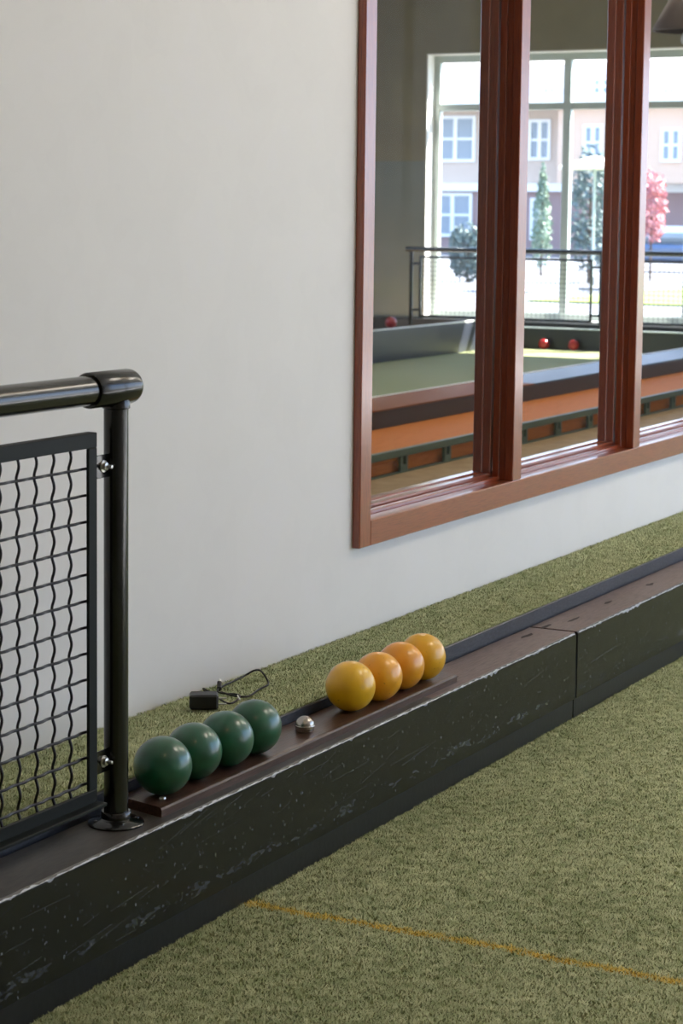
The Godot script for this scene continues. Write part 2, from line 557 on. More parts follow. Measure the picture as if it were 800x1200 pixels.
func blade_mesh() -> ArrayMesh:
	# one tuft of bent, tapering fibres
	var m := MB.new()
	m.use_c = true
	var r := RandomNumberGenerator.new()
	r.seed = 31
	for b in 9:
		var o := Vector3(r.randf_range(-0.0055, 0.0055), 0, r.randf_range(-0.0055, 0.0055))
		var lean := Vector3.RIGHT.rotated(Vector3.UP, r.randf() * TAU) * r.randf_range(0.3, 1.35)
		var h := r.randf_range(0.0036, 0.0064)
		var w := Vector3(lean.z, 0, -lean.x).normalized() * r.randf_range(0.0006, 0.0010)
		var mid := o + Vector3(0, h * 0.65, 0) + lean * h * 0.45
		var tip := o + Vector3(0, h, 0) + lean * h * 1.35
		var shade := r.randf_range(0.82, 1.16)
		var cc := Color(shade, shade, shade)
		var k := m.v.size()
		m.quad4([o - w, o + w, mid + w * 0.9, mid - w * 0.9], [Vector3.UP, Vector3.UP, Vector3.UP, Vector3.UP])
		m.tri(mid - w * 0.9, mid + w * 0.9, tip, Vector3.UP, Vector3.UP, Vector3.UP)
		for i in m.v.size() - k:
			m.c.append(cc)
	return m.mesh()

var tuft: ArrayMesh
func turf_color(x: float, z: float, f: FastNoiseLite) -> Color:
	# clumps of fibre about 1 x 3 cm, and larger faint patches
	var s := x * 0.46 + z * 0.89
	var q := x * 0.89 - z * 0.46
	var t := clampf(0.5 + 0.75 * f.get_noise_2d(s * 330.0, q * 760.0) + 0.25 * f.get_noise_2d(s * 30.0 + 900.0, q * 30.0) + rng.randf_range(-0.2, 0.2), 0, 1)
	var a := Color(0.30, 0.36, 0.165)
	var b := Color(0.74, 0.76, 0.48)
	if rng.randf() < 0.07:
		return Color(0.60, 0.60, 0.36)
	return a.lerp(b, t)

func scatter(pts: Array, cols: Array) -> MultiMesh:
	if tuft == null: tuft = blade_mesh()
	var mm := MultiMesh.new()
	mm.transform_format = MultiMesh.TRANSFORM_3D
	mm.use_colors = true
	mm.mesh = tuft
	mm.instance_count = pts.size()
	for i in pts.size():
		var s := rng.randf_range(0.8, 1.25)
		var b := Basis(Vector3.UP, rng.randf() * TAU).scaled(Vector3(s, s, s))
		mm.set_instance_transform(i, Transform3D(b, pts[i]))
		mm.set_instance_color(i, cols[i])
	return mm

func court_pile() -> MultiMesh:
	var pts := []
	var cols := []
	var f := noise(FastNoiseLite.TYPE_SIMPLEX_SMOOTH, 0.05, 3, 77)
	var step := 0.0068
	var x := 2.1
	while x < 8.6:
		var zmax := clampf(2.4 - (x - 3.4) * 0.20, 1.3, 2.3)
		var z := 0.394
		while z < zmax:
			var p := Vector3(x + rng.randf_range(-1.2, 1.2) * step, 0.0, maxf(z + rng.randf_range(-1.2, 1.2) * step, 0.394))
			pts.append(p)
			if absf(p.x - line_x(p.z)) < 0.013 + rng.randf_range(-0.004, 0.003) and rng.randf() < 0.85:
				cols.append(Color(0.78, 0.58, 0.12) * rng.randf_range(0.75, 1.15))
			else:
				cols.append(turf_color(p.x, p.z, f))
			z += step
		x += step
	return scatter(pts, cols)

func obj_multi(called: String, mm: MultiMesh, material: Material, parent: Node) -> MultiMeshInstance3D:
	var o := MultiMeshInstance3D.new()
	o.multimesh = mm
	o.material_override = material
	o.name = called
	parent.add_child(o, true)
	return o

# ---------------------------------------------------------------- ledge and timber border
func build_ledge_and_border() -> void:
	var lg := thing("turf_ledge", Vector3.ZERO, "raised ledge covered in green turf between white wall and black timber", "ledge")
	bpart("turf", Vector3(X0 + 0.01, 0.0, 0.002), Vector3(XE - 0.01, 0.270, 0.250), M.turf, lg)
	var pts := []
	var cols := []
	var f := noise(FastNoiseLite.TYPE_SIMPLEX_SMOOTH, 0.05, 3, 78)
	var x := 2.4
	while x < 9.4:
		var z := 0.009
		while z < 0.252:
			pts.append(Vector3(x + rng.randf_range(-0.0035, 0.0035), 0.270, z + rng.randf_range(-0.0035, 0.0035)))
			cols.append(turf_color(x + 40.0, z, f))
			z += 0.007
		x += 0.007
	obj_multi("turf_pile", scatter(pts, cols), M.blade, lg).set_meta("kind", "stuff")
	var edge := MB.new()
	edge.box(Vector3(X0, 0.19, 0.2505), Vector3(XE, 0.2685, 0.2575), 0.002)
	obj("edging_strip", edge, M.edging, lg).set_meta("label", "blue-grey painted edging strip along the turf")

	# the two timbers, butted with an open joint at x = 5.08
	timber(X0, 5.074, "long black painted timber border carrying the railing and the balls")
	timber(5.086, XE - 0.3, "black painted timber border beyond the open joint, bare brown top")

	# brown plank on the first timber
	var pl := thing("plank", Vector3(3.11, 0.2305, 0.32), "narrow dark brown plank lying under the green and yellow balls", "plank")
	var pm := MB.new()
	plank_mesh(pm)
	obj("board", pm, M.board, pl)
	for s in [Vector3(0.051, 0.018, 0.017)]:
		var bm := MB.new()
		bm.lathe(s, [Vector2(0, -0.004), Vector2(0.0065, -0.004), Vector2(0.0065, 0.0015), Vector2(0.005, 0.0035), Vector2(0, 0.004)], 16)
		obj("bolt", bm, M.zinc, pl)

func plank_mesh(m: MB) -> void:
	# a board with a rounded front edge and a slightly skewed left end
	var prof := [Vector2(-0.058, 0.0), Vector2(-0.058, 0.018), Vector2(0.040, 0.018), Vector2(0.0455, 0.0165), Vector2(0.048, 0.013), Vector2(0.048, 0.0)]
	var L := 1.27
	for i in prof.size():
		var a: Vector2 = prof[i]
		var b: Vector2 = prof[(i + 1) % prof.size()]
		var nn := Vector3(0, b.x - a.x, -(b.y - a.y)).normalized()
		if nn.dot(Vector3(0, (a.y + b.y) / 2 - 0.009, (a.x + b.x) / 2)) < 0: nn = -nn
		var sa := (0.048 - a.x) * 0.25
		var sb := (0.048 - b.x) * 0.25
		m.quad(Vector3(sa, a.y, a.x), Vector3(sb, b.y, b.x), Vector3(L + sb, b.y, b.x), Vector3(L + sa, a.y, a.x), nn)
	for e in [[0.0, Vector3(-1, 0, 0)], [L, Vector3(1, 0, 0)]]:
		for i in range(1, prof.size() - 1):
			var q := []
			for k in [0, i, i + 1]:
				q.append(Vector3(e[0] + (0.048 - prof[k].x) * 0.25, prof[k].y, prof[k].x))
			m.tri(q[0], q[1], q[2], e[1], e[1], e[1])

func timber(xa: float, xb: float, label: String) -> void:
	var t := thing("timber_border", Vector3.ZERO, label, "timber", "black timbers along the court")
	var body := MB.new()
	body.box(Vector3(xa, 0.052, 0.2585), Vector3(xb, 0.2295, 0.392), 0.0035)
	obj("body", body, M.black, t)
	# the front is a face of its own: scuffed paint
	if xa > 0:                                       # the joint closes towards the turf
		var wd := MB.new()
		wd.quad(Vector3(xa - 0.009, 0.052, 0.391), Vector3(xa, 0.052, 0.391), Vector3(xa, 0.2290, 0.391), Vector3(xa - 0.0005, 0.2290, 0.391), Vector3(0, 0, 1))
		wd.quad(Vector3(xa - 0.009, 0.052, 0.391), Vector3(xa - 0.0005, 0.2290, 0.391), Vector3(xa - 0.0005, 0.2290, 0.26), Vector3(xa - 0.009, 0.052, 0.26), Vector3(-1, 0.05, 0).normalized())
		wd.quad(Vector3(xa - 0.009, 0.0, 0.389), Vector3(xa, 0.0, 0.389), Vector3(xa, 0.052, 0.389), Vector3(xa - 0.009, 0.052, 0.389), Vector3(0, 0, 1))
		obj("end_splinter", wd, M.black, t)
	var ftex := face_material(1 if xa < 0 else 2)
	var fa: float = max(xa, 2.2)
	var fb: float = min(xb, 5.074 if xa < 0 else 8.4)
	var face := MB.new()
	face.quad(Vector3(fa, 0.224, 0.3932), Vector3(fb, 0.224, 0.3932), Vector3(fb, 0.054, 0.3932), Vector3(fa, 0.054, 0.3932), Vector3(0, 0, 1))
	face.quad(Vector3(fa, 0.054, 0.3932), Vector3(fb, 0.054, 0.3932), Vector3(fb, 0.054, 0.390), Vector3(fa, 0.054, 0.390), Vector3.DOWN, Rect2(0, 0.98, 1, 0.01))
	obj("painted_face", face, ftex, t)
	var kick := MB.new()
	kick.box(Vector3(xa, 0.0, 0.2585), Vector3(xb, 0.052, 0.3885), 0.002)
	obj("base_board", kick, M.black, t)
	# top: dark beside the railing, bare brown wood past the plank
	var top := MB.new()
	if xa < 0:
		top.box(Vector3(xa, 0.2285, 0.262), Vector3(4.2, 0.2305, 0.3885), 0.0005)
		obj("top_face", top, M.dark_top, t)
		var t2 := MB.new()
		t2.box(Vector3(4.2, 0.2285, 0.262), Vector3(xb, 0.2305, 0.3885), 0.0005)
		obj("top_face", t2, M.worn_top, t)
	else:
		top.box(Vector3(xa, 0.2285, 0.262), Vector3(xb, 0.2305, 0.3885), 0.0005)
		obj("top_face", top, M.worn_top, t)
	# ragged chipped paint along the front arris, edge glint painted into it
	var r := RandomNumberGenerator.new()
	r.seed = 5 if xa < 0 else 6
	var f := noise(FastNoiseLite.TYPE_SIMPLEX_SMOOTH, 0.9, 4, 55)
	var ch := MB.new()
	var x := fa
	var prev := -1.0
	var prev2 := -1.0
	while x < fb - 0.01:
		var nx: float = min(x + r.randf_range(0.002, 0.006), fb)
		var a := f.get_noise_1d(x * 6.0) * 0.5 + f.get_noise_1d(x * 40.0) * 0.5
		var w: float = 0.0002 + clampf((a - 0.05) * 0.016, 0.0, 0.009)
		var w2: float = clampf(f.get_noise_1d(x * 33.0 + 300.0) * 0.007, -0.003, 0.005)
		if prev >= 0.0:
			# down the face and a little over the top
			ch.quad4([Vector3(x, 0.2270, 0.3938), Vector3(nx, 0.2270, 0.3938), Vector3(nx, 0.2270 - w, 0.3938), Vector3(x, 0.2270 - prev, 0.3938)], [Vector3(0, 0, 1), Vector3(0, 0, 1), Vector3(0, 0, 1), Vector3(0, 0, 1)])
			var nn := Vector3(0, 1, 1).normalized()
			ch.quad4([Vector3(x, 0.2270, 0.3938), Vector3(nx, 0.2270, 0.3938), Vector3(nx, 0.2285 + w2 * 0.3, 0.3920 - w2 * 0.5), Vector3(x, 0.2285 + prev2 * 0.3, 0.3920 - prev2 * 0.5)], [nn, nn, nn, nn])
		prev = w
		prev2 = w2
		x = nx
	obj("chip_glint_edge", ch, M.chip_glint, t).set_meta("label", "pale chipped paint and painted glint along the front edge")
	if xa > 0:
		for p in [Vector3(5.108, 0, 0.296), Vector3(5.234, 0, 0.324), Vector3(5.519, 0, 0.315), Vector3(5.859, 0, 0.321)]:
			gouge(p, t)
	else:
		gouge(Vector3(4.966, 0, 0.301), t)
		gouge(Vector3(4.42, 0, 0.345), t, 0.5)

func gouge(p: Vector3, t: Node, s := 1.0) -> void:
	# a splintered, dished scar in the top of the timber, with a lifted lip
	var m := MB.new()
	var r := RandomNumberGenerator.new()
	r.seed = int(p.x * 1000.0)
	var L := r.randf_range(0.030, 0.056) * s
	var W := r.randf_range(0.004, 0.010) * s
	var rim := []
	for i in 14:
		var a := TAU * i / 14
		rim.append(Vector3(cos(a) * L * r.randf_range(0.65, 1.15), 0.0, sin(a) * W * r.randf_range(0.5, 1.2)))
	for i in 14:
		var o := Vector3(p.x, 0.2308, p.z)
		m.tri(o + Vector3(0, 0.0002, 0), o + rim[i], o + rim[(i + 1) % 14], Vector3.UP, Vector3.UP, Vector3.UP)
	obj("splintered_scar", m, M.gouge, t)

func face_material(k: int) -> StandardMaterial3D:
	# black paint with scratches, flecks and smears of pale dust low on the face
	var w := 2048
	var h := 128
	var f := noise(FastNoiseLite.TYPE_SIMPLEX_SMOOTH, 0.03, 5, 80 + k)
	var im := ramp_image(gray(f, w, h), [rgb(12, 14, 16), rgb(18, 20, 22), rgb(27, 30, 33)])
	var r := RandomNumberGenerator.new()
	r.seed = 400 + k
	var smear := noise(FastNoiseLite.TYPE_SIMPLEX_SMOOTH, 0.035, 5, 90 + k)
	for y in range(84, 122):
		for x in w:
			var s: float = 0.6 * smear.get_noise_2d(x * 0.35, y * 1.2) + 0.6 * smear.get_noise_2d(x * 1.6, y * 4.5 + 300.0) + 0.02
			var band: float = 1.0 - absf(y - 106.0 + 8.0 * smear.get_noise_1d(x * 0.12)) / 14.0
			if s > 0.0 and band > 0.0:
				im.set_pixel(x, y, im.get_pixel(x, y).lerp(rgb(112, 120, 126), clampf(s * band * 2.2, 0, 0.5)))
	for i in 760:                                    # flecks
		var x := r.randi_range(2, w - 4)
		var y := r.randi_range(6, h - 4)
		var c := rgb(150, 156, 160).lerp(rgb(70, 76, 78), r.randf())
		var t := r.randf_range(0.25, 0.95)
		for dx in r.randi_range(1, 3):
			for dy in r.randi_range(1, 4):
				if y + dy < h: im.set_pixel(x + dx, y + dy, im.get_pixel(x + dx, y + dy).lerp(c, t))
	for i in 80:                                     # scratches
		var p := Vector2(r.randf() * w, r.randf_range(10, h - 8))
		var d := Vector2(1, -r.randf_range(0.0, 0.35)).normalized()
		var t := r.randf_range(0.2, 0.8)
		for s in r.randi_range(20, 150):
			var x := int(p.x)
			var y := int(p.y)
			if x >= 0 and x < w and y >= 0 and y < h:
				im.set_pixel(x, y, im.get_pixel(x, y).lerp(rgb(140, 146, 150), t * r.randf_range(0.3, 1.0)))
			p += d
	var m := mat(Color.WHITE, 0.26)
	m.albedo_texture = ImageTexture.create_from_image(im)
	return relief(m, gtex(noise(FastNoiseLite.TYPE_SIMPLEX_SMOOTH, 0.05, 4, 95), 512, 64), 0.06)

# ---------------------------------------------------------------- interior window
func build_window() -> void:
	var w := thing("window_1", Vector3.ZERO, "cherry wood framed interior window looking onto another bocce court", "window", "", "structure")
	var zc := 0.022
	var yt := 2.36
	var xr := 8.602
	bpart("casing", Vector3(4.558, 0.488, 0.0), Vector3(4.617, yt, zc), M.cherry_v, w, 0.002)
	bpart("casing", Vector3(xr - 0.06, 0.488, 0.0), Vector3(xr, yt, zc), M.cherry_v, w, 0.002)
	bpart("casing", Vector3(4.617, 0.488, 0.0), Vector3(xr - 0.06, 0.552, zc), M.cherry_h, w, 0.002)
	bpart("casing", Vector3(4.617, yt - 0.06, 0.0), Vector3(xr - 0.06, yt, zc), M.cherry_h, w, 0.002)
	# the same casing on the far face
	bpart("casing", Vector3(4.558, 0.488, -0.102), Vector3(4.617, yt, -0.08), M.cherry_v, w, 0.002)
	bpart("casing", Vector3(4.617, 0.488, -0.102), Vector3(xr - 0.06, 0.560, -0.08), M.cherry_h, w, 0.002)
	# jambs and head inside the opening
	bpart("jamb", Vector3(4.600, 0.50, -0.08), Vector3(4.612, 2.30, 0.0), M.cherry_v, w)
	bpart("jamb", Vector3(8.528, 0.50, -0.08), Vector3(8.54, 2.30, 0.0), M.cherry_v, w)
	bpart("head", Vector3(4.612, 2.288, -0.08), Vector3(8.528, 2.30, 0.0), M.cherry_h, w)
	# sill built of three steps with fine grooves between them
	bpart("sill", Vector3(4.612, 0.50, -0.022), Vector3(8.528, 0.5525, 0.018), M.cherry_h, w, 0.0015)
	bpart("glazing_bead", Vector3(4.612, 0.50, -0.0425), Vector3(8.528, 0.562, -0.0245), M.cherry_h, w, 0.002)
	bpart("sill", Vector3(4.612, 0.50, -0.080), Vector3(8.528, 0.570, -0.0505), M.cherry_h, w, 0.002)
	bpart("sill_nosing", Vector3(4.612, 0.560, -0.110), Vector3(8.528, 0.574, -0.0805), M.cherry_h, w, 0.002)
	var starts := [4.617]
	for k in 3:
		var xm := 5.5455 + k * 1.0075
		var mu := Node3D.new()
		mu.name = "mullion"
		w.add_child(mu, true)
		bpart("face_board", Vector3(xm - 0.031, 0.5525, -0.004), Vector3(xm + 0.031, 2.30, zc), M.cherry_v, mu, 0.002)
		bpart("stop", Vector3(xm - 0.0265, 0.552, -0.0225), Vector3(xm + 0.0265, 2.288, -0.0045), M.cherry_v, mu, 0.0015)
		bpart("stop", Vector3(xm - 0.029, 0.552, -0.0435), Vector3(xm + 0.029, 2.288, -0.023), M.cherry_v, mu, 0.0015)
		bpart("stop", Vector3(xm - 0.029, 0.552, -0.075), Vector3(xm + 0.029, 2.288, -0.050), M.cherry_v, mu, 0.0015)
		bpart("back_board", Vector3(xm - 0.031, 0.552, -0.104), Vector3(xm + 0.031, 2.30, -0.0755), M.cherry_v, mu, 0.002)
		starts.append(xm)
	starts.append(8.528)
	for k in 4:
		var a: float = starts[k] + (0.0 if k == 0 else 0.027)
		var b: float = starts[k + 1] - (0.0 if k == 3 else 0.027)
		var g := MB.new()
		g.quad(Vector3(a, 0.552, -0.0465), Vector3(b, 0.552, -0.0465), Vector3(b, 2.288, -0.0465), Vector3(a, 2.288, -0.0465), Vector3(0, 0, 1))
		obj("pane", g, M.glass, w)

# ---------------------------------------------------------------- tall end windows
func end_window(called: String, hole: Rect2, verticals: Array, label: String) -> void:
	var w := thing(called, Vector3(XE, 0, 0), label, "window", "", "structure")
	var z0 := hole.position.x
	var z1 := hole.end.x
	var y0 := hole.position.y
	var y1 := hole.end.y
	# white reveal
	bpart("reveal", Vector3(-0.004, y0, z0), Vector3(0.24, y1, z0 + 0.012), M.white_trim, w)
	bpart("reveal", Vector3(-0.004, y0, z1 - 0.012), Vector3(0.24, y1, z1), M.white_trim, w)
	bpart("reveal", Vector3(-0.004, y1 - 0.012, z0 + 0.012), Vector3(0.24, y1, z1 - 0.012), M.white_trim, w)
	bpart("window_sill", Vector3(-0.004, y0, z0 + 0.012), Vector3(0.24, y0 + 0.03, z1 - 0.012), M.white_trim, w)
	var a := 0.16
	var b := 0.235
	bpart("frame", Vector3(a, y1 - 0.085, z0 + 0.012), Vector3(b, y1 - 0.012, z1 - 0.012), M.alu, w, 0.004)
	bpart("frame", Vector3(a, y0 + 0.03, z0 + 0.012), Vector3(b, y0 + 0.10, z1 - 0.012), M.alu, w, 0.004)
	bpart("frame", Vector3(a, y0 + 0.10, z0 + 0.012), Vector3(b, y1 - 0.085, z0 + 0.075), M.alu, w, 0.004)
	bpart("frame", Vector3(a, y0 + 0.10, z1 - 0.075), Vector3(b, y1 - 0.085, z1 - 0.012), M.alu, w, 0.004)
	var edges := [z0 + 0.075]
	for z in verticals:
		bpart("mullion", Vector3(a, y0 + 0.10, z - 0.04), Vector3(b, y1 - 0.085, z + 0.04), M.alu, w, 0.004)
		edges.append(z)
	edges.append(z1 - 0.075)
	for i in edges.size() - 1:
		var e0: float = edges[i] + (0.0 if i == 0 else 0.04)
		var e1: float = edges[i + 1] - (0.0 if i == edges.size() - 2 else 0.04)
		bpart("transom", Vector3(a + 0.003, 2.365, e0), Vector3(b - 0.003, 2.435, e1), M.alu, w, 0.004)
		for s in [[y0 + 0.10, 2.365], [2.435, y1 - 0.085]]:
			var g := MB.new()
			g.quad(Vector3(0.2, s[0], e0), Vector3(0.2, s[0], e1), Vector3(0.2, s[1], e1), Vector3(0.2, s[1], e0), Vector3(-1, 0, 0))
			obj("pane", g, M.glass, w)

func build_end_windows() -> void:
	end_window("window_2", END_NEXT, [-5.53, -4.24, -2.9], "tall end window with grey aluminium bars behind the railing")
	end_window("window_3", END_OWN, [2.3, 3.5, 4.65], "tall end window of the near room with grey aluminium bars")
	for k in 4:
		var w := thing("window_%d" % (4 + k), Vector3(0, 0, ZF), "aluminium window in the long off-white wall opposite", "window", "windows in the long wall", "structure")
		var x0 := OPX + k * 3.6
		var x1 := x0 + 3.3
		var xm := x0 + 1.65
		for r in [[x0, 0.35, x0 + 0.06, 3.7], [x1 - 0.06, 0.35, x1, 3.7], [x0 + 0.06, 0.35, x1 - 0.06, 0.42], [x0 + 0.06, 3.63, x1 - 0.06, 3.7], [xm - 0.03, 0.42, xm + 0.03, 3.63]]:
			bpart("frame", Vector3(r[0], r[1], 0.1), Vector3(r[2], r[3], 0.17), M.alu, w, 0.004)
		for s in [[x0 + 0.06, xm - 0.03], [xm + 0.03, x1 - 0.06]]:
			var g := MB.new()
			g.quad(Vector3(s[0], 0.42, 0.135), Vector3(s[1], 0.42, 0.135), Vector3(s[1], 3.63, 0.135), Vector3(s[0], 3.63, 0.135), Vector3(0, 0, -1))
			obj("pane", g, M.glass, w)

# ---------------------------------------------------------------- railing
func crimped(a: Vector3, b: Vector3, wave: Vector3, pitch: float, phase: float, r: float, seg := 6) -> MB:
	var m := MB.new()
	var L := a.distance_to(b)
	var cnt := int(L / pitch * 8.0) + 1
	var path := []
	for i in cnt + 1:
		var t := float(i) / cnt
		path.append(a.lerp(b, t) + wave * sin(phase + TAU * t * L / pitch))
	m.tube(path, r, seg)
	return m

func build_railing() -> void:
	var zr := 0.3175
	var root := thing("guard_railing", Vector3(3.04, 0.2305, zr), "black metal railing with woven wire panel bolted onto the timber beside green balls", "railing")
	var y0 := -0.2305
	for xp in [0.0, -1.26]:
		var p := MB.new()
		p.lathe(Vector3(xp, 0, 0), [Vector2(0.0215, 0.006), Vector2(0.0215, 0.745)], 28)
		obj("post", p, M.black_metal, root)
		var fl := MB.new()
		fl.lathe(Vector3(xp, 0, 0), [Vector2(0, 0), Vector2(0.0495, 0), Vector2(0.050, 0.003), Vector2(0.0475, 0.006), Vector2(0.030, 0.0095), Vector2(0.0265, 0.012), Vector2(0.0265, 0.022), Vector2(0.025, 0.024), Vector2(0.0215, 0.024)], 36)
		var fo := obj("base_flange", fl, M.black_metal, root)
		for a in [2.3, 0.75, -0.8, -2.4]:
			var sc := MB.new()
			sc.lathe(Vector3(xp + cos(a) * 0.037, 0.0065, sin(a) * 0.037), [Vector2(0, 0), Vector2(0.005, 0), Vector2(0.004, 0.0022), Vector2(0, 0.003)], 10)
			obj("screw", sc, M.black_metal, fo)
	# handrail with a sleeve and rounded end over the post
	var hr := MB.new()
	hr.lathe(Vector3(-1.75, 0.770, 0), [Vector2(0, 0), Vector2(0.0255, 0), Vector2(0.0255, 1.69)], 36, Vector3.RIGHT)
	obj("handrail", hr, M.black_metal, root)
	var sl := MB.new()
	sl.lathe(Vector3(-0.085, 0.770, 0), [Vector2(0.0255, 0), Vector2(0.029, 0.0), Vector2(0.0308, 0.002), Vector2(0.0308, 0.118), Vector2(0.0298, 0.125), Vector2(0.027, 0.130), Vector2(0.022, 0.1325), Vector2(0.012, 0.1345), Vector2(0, 0.135)], 40, Vector3.RIGHT)
	var so := obj("end_sleeve", sl, M.black_metal, root)
	var nk := MB.new()
	nk.lathe(Vector3(0, 0.733, 0), [Vector2(0.0215, 0), Vector2(0.0245, 0.002), Vector2(0.0245, 0.014), Vector2(0.021, 0.02)], 28)
	obj("neck", nk, M.black_metal, so)
	# wire panel in an angle frame
	var xl := -1.20
	var xr := -0.060
	var yb := 0.052
	var yt := 0.698
	var fw := 0.026
	var fr := Node3D.new()
	fr.name = "panel_frame"
	root.add_child(fr, true)
	bpart("rail", Vector3(xl, yt - fw, -0.004), Vector3(xr, yt, 0.002), M.panel_metal, fr, 0.0015)
	bpart("rail", Vector3(xl, yt - 0.004, -0.018), Vector3(xr, yt, -0.004), M.panel_metal, fr, 0.001)
	bpart("rail", Vector3(xl, yb, -0.004), Vector3(xr, yb + fw, 0.002), M.panel_metal, fr, 0.0015)
	bpart("rail", Vector3(xl, yb - 0.002, -0.004), Vector3(xr, yb + 0.004, 0.022), M.panel_metal, fr, 0.001)
	bpart("stile", Vector3(xr - fw, yb + fw, -0.004), Vector3(xr, yt - fw, 0.002), M.panel_metal, fr, 0.0015)
	bpart("stile", Vector3(xr - 0.004, yb, -0.018), Vector3(xr, yt, -0.004), M.panel_metal, fr, 0.001)
	bpart("stile", Vector3(xl, yb + fw, -0.004), Vector3(xl + fw, yt - fw, 0.002), M.panel_metal, fr, 0.0015)
	bpart("stile", Vector3(xl, yb, -0.018), Vector3(xl + 0.004, yt, -0.004), M.panel_metal, fr, 0.001)
	var wm := Node3D.new()
	wm.name = "wire_mesh"
	root.add_child(wm, true)
	var pitch := 0.0455
	var vm := crimped(Vector3(0, yb + 0.01, 0), Vector3(0, yt - 0.01, 0), Vector3(0.0005, 0, 0.0024), pitch, 0.6, 0.0027).mesh()
	var k := 0
	var xw := -0.126
	while xw > xl + 0.02:
		var o := obj("wire", vm, M.wire, wm)
		o.position = Vector3(xw, pitch if k % 2 else 0.0, -0.009)
		if k % 2: o.position.y = 0.0
		xw -= 0.049
		k += 1
	var hm := crimped(Vector3(xl + 0.01, 0, 0), Vector3(xr - 0.01, 0, 0), Vector3(0, 0.0004, 0.0026), 0.049, 2.0, 0.0027).mesh()
	var yw := 0.867 - 0.2305
	while yw > yb + 0.02:
		var o := obj("wire", hm, M.wire, wm)
		o.position = Vector3(0, yw, -0.009)
		yw -= 0.0456
	# brackets and bolts between panel and post
	for yy in [0.637, 0.120]:
		var br := bpart("bracket", Vector3(xr - 0.002, yy - 0.020, -0.006), Vector3(-0.020, yy + 0.020, -0.002), M.black_metal, root, 0.001)
		var bm := MB.new()
		bm.lathe(Vector3(-0.036, yy, -0.002), [Vector2(0, 0), Vector2(0.0105, 0), Vector2(0.0105, 0.0018), Vector2(0.0068, 0.002), Vector2(0.0068, 0.0075), Vector2(0.003, 0.0085), Vector2(0.003, 0.018), Vector2(0, 0.0185)], 12, Vector3(0, 0, 1))
		obj("bolt", bm, M.zinc, br)

# ---------------------------------------------------------------- balls
func build_balls() -> void:
	var r := 0.0535
	var sp := MB.new()
	sp.sphere(Vector3.ZERO, r, 56, 32)
	var ball := sp.mesh()
	var gx := [3.186, 3.302, 3.413, 3.524]
	var gl := ["dark green bocce ball next to the railing post", "dark green bocce ball second from the railing post", "dark green bocce ball third from the railing post", "dark green bocce ball beside the small steel knob"]
	var gz := [0.322, 0.3165, 0.321, 0.320]
	for k in 4:
		var o := obj("green_ball", ball, M.green[k])
		o.position = Vector3(gx[k], 0.2485 + r, gz[k])
		o.rotation = Vector3(k * 1.1, k * 0.7 + 0.3, k * 0.4)
		tag(o, gl[k], "ball", "green bocce balls on the plank")
	var yx := [3.937, 4.052, 4.175, 4.288]
	var yl := ["yellow bocce ball with brown specks beside the small steel knob", "orange-yellow bocce ball second from the steel knob", "orange-yellow bocce ball third from the steel knob", "yellow bocce ball at the end of the row away from the steel knob"]
	var yz := [0.319, 0.327, 0.322, 0.322]
	for k in 4:
		var o := obj("yellow_ball", ball, M.yellow[k])
		o.position = Vector3(yx[k], 0.2485 + r, yz[k])
		o.rotation = Vector3(k * 0.9 + 0.2, k * 1.3, k * 0.5)
		tag(o, yl[k], "ball", "yellow bocce balls on the plank")
	# domed steel knob
	var kn := MB.new()
	var prof := [Vector2(0, 0), Vector2(0.0165, 0), Vector2(0.0185, 0.0015), Vector2(0.0195, 0.006), Vector2(0.0198, 0.013)]
	for i in 9:
		var a := PI / 2 * (i + 1) / 9.0
		prof.append(Vector2(cos(a) * 0.0198, 0.013 + sin(a) * 0.0195))
	kn.lathe(Vector3.ZERO, prof, 40)
	var k2 := thing("steel_knob", Vector3(3.728, 0.2485, 0.322), "small domed steel knob on the plank between green and yellow balls", "knob")
	obj("dome", kn, M.steel, k2)
	var rim := MB.new()
	rim.lathe(Vector3.ZERO, [Vector2(0.0198, 0.011), Vector2(0.0206, 0.012), Vector2(0.0206, 0.0135), Vector2(0.0198, 0.0145)], 40)
	obj("rim", rim, M.steel, k2)

# ---------------------------------------------------------------- charger
func smooth_path(pts: Array, sub := 8) -> Array:
	var out := []
	for i in pts.size() - 1:
		var p0: Vector3 = pts[max(i - 1, 0)]
		var p1: Vector3 = pts[i]
		var p2: Vector3 = pts[i + 1]
		var p3: Vector3 = pts[min(i + 2, pts.size() - 1)]
		for k in sub:
			out.append(p1.cubic_interpolate(p2, p0, p3, float(k) / sub))
	out.append(pts[-1])
	return out

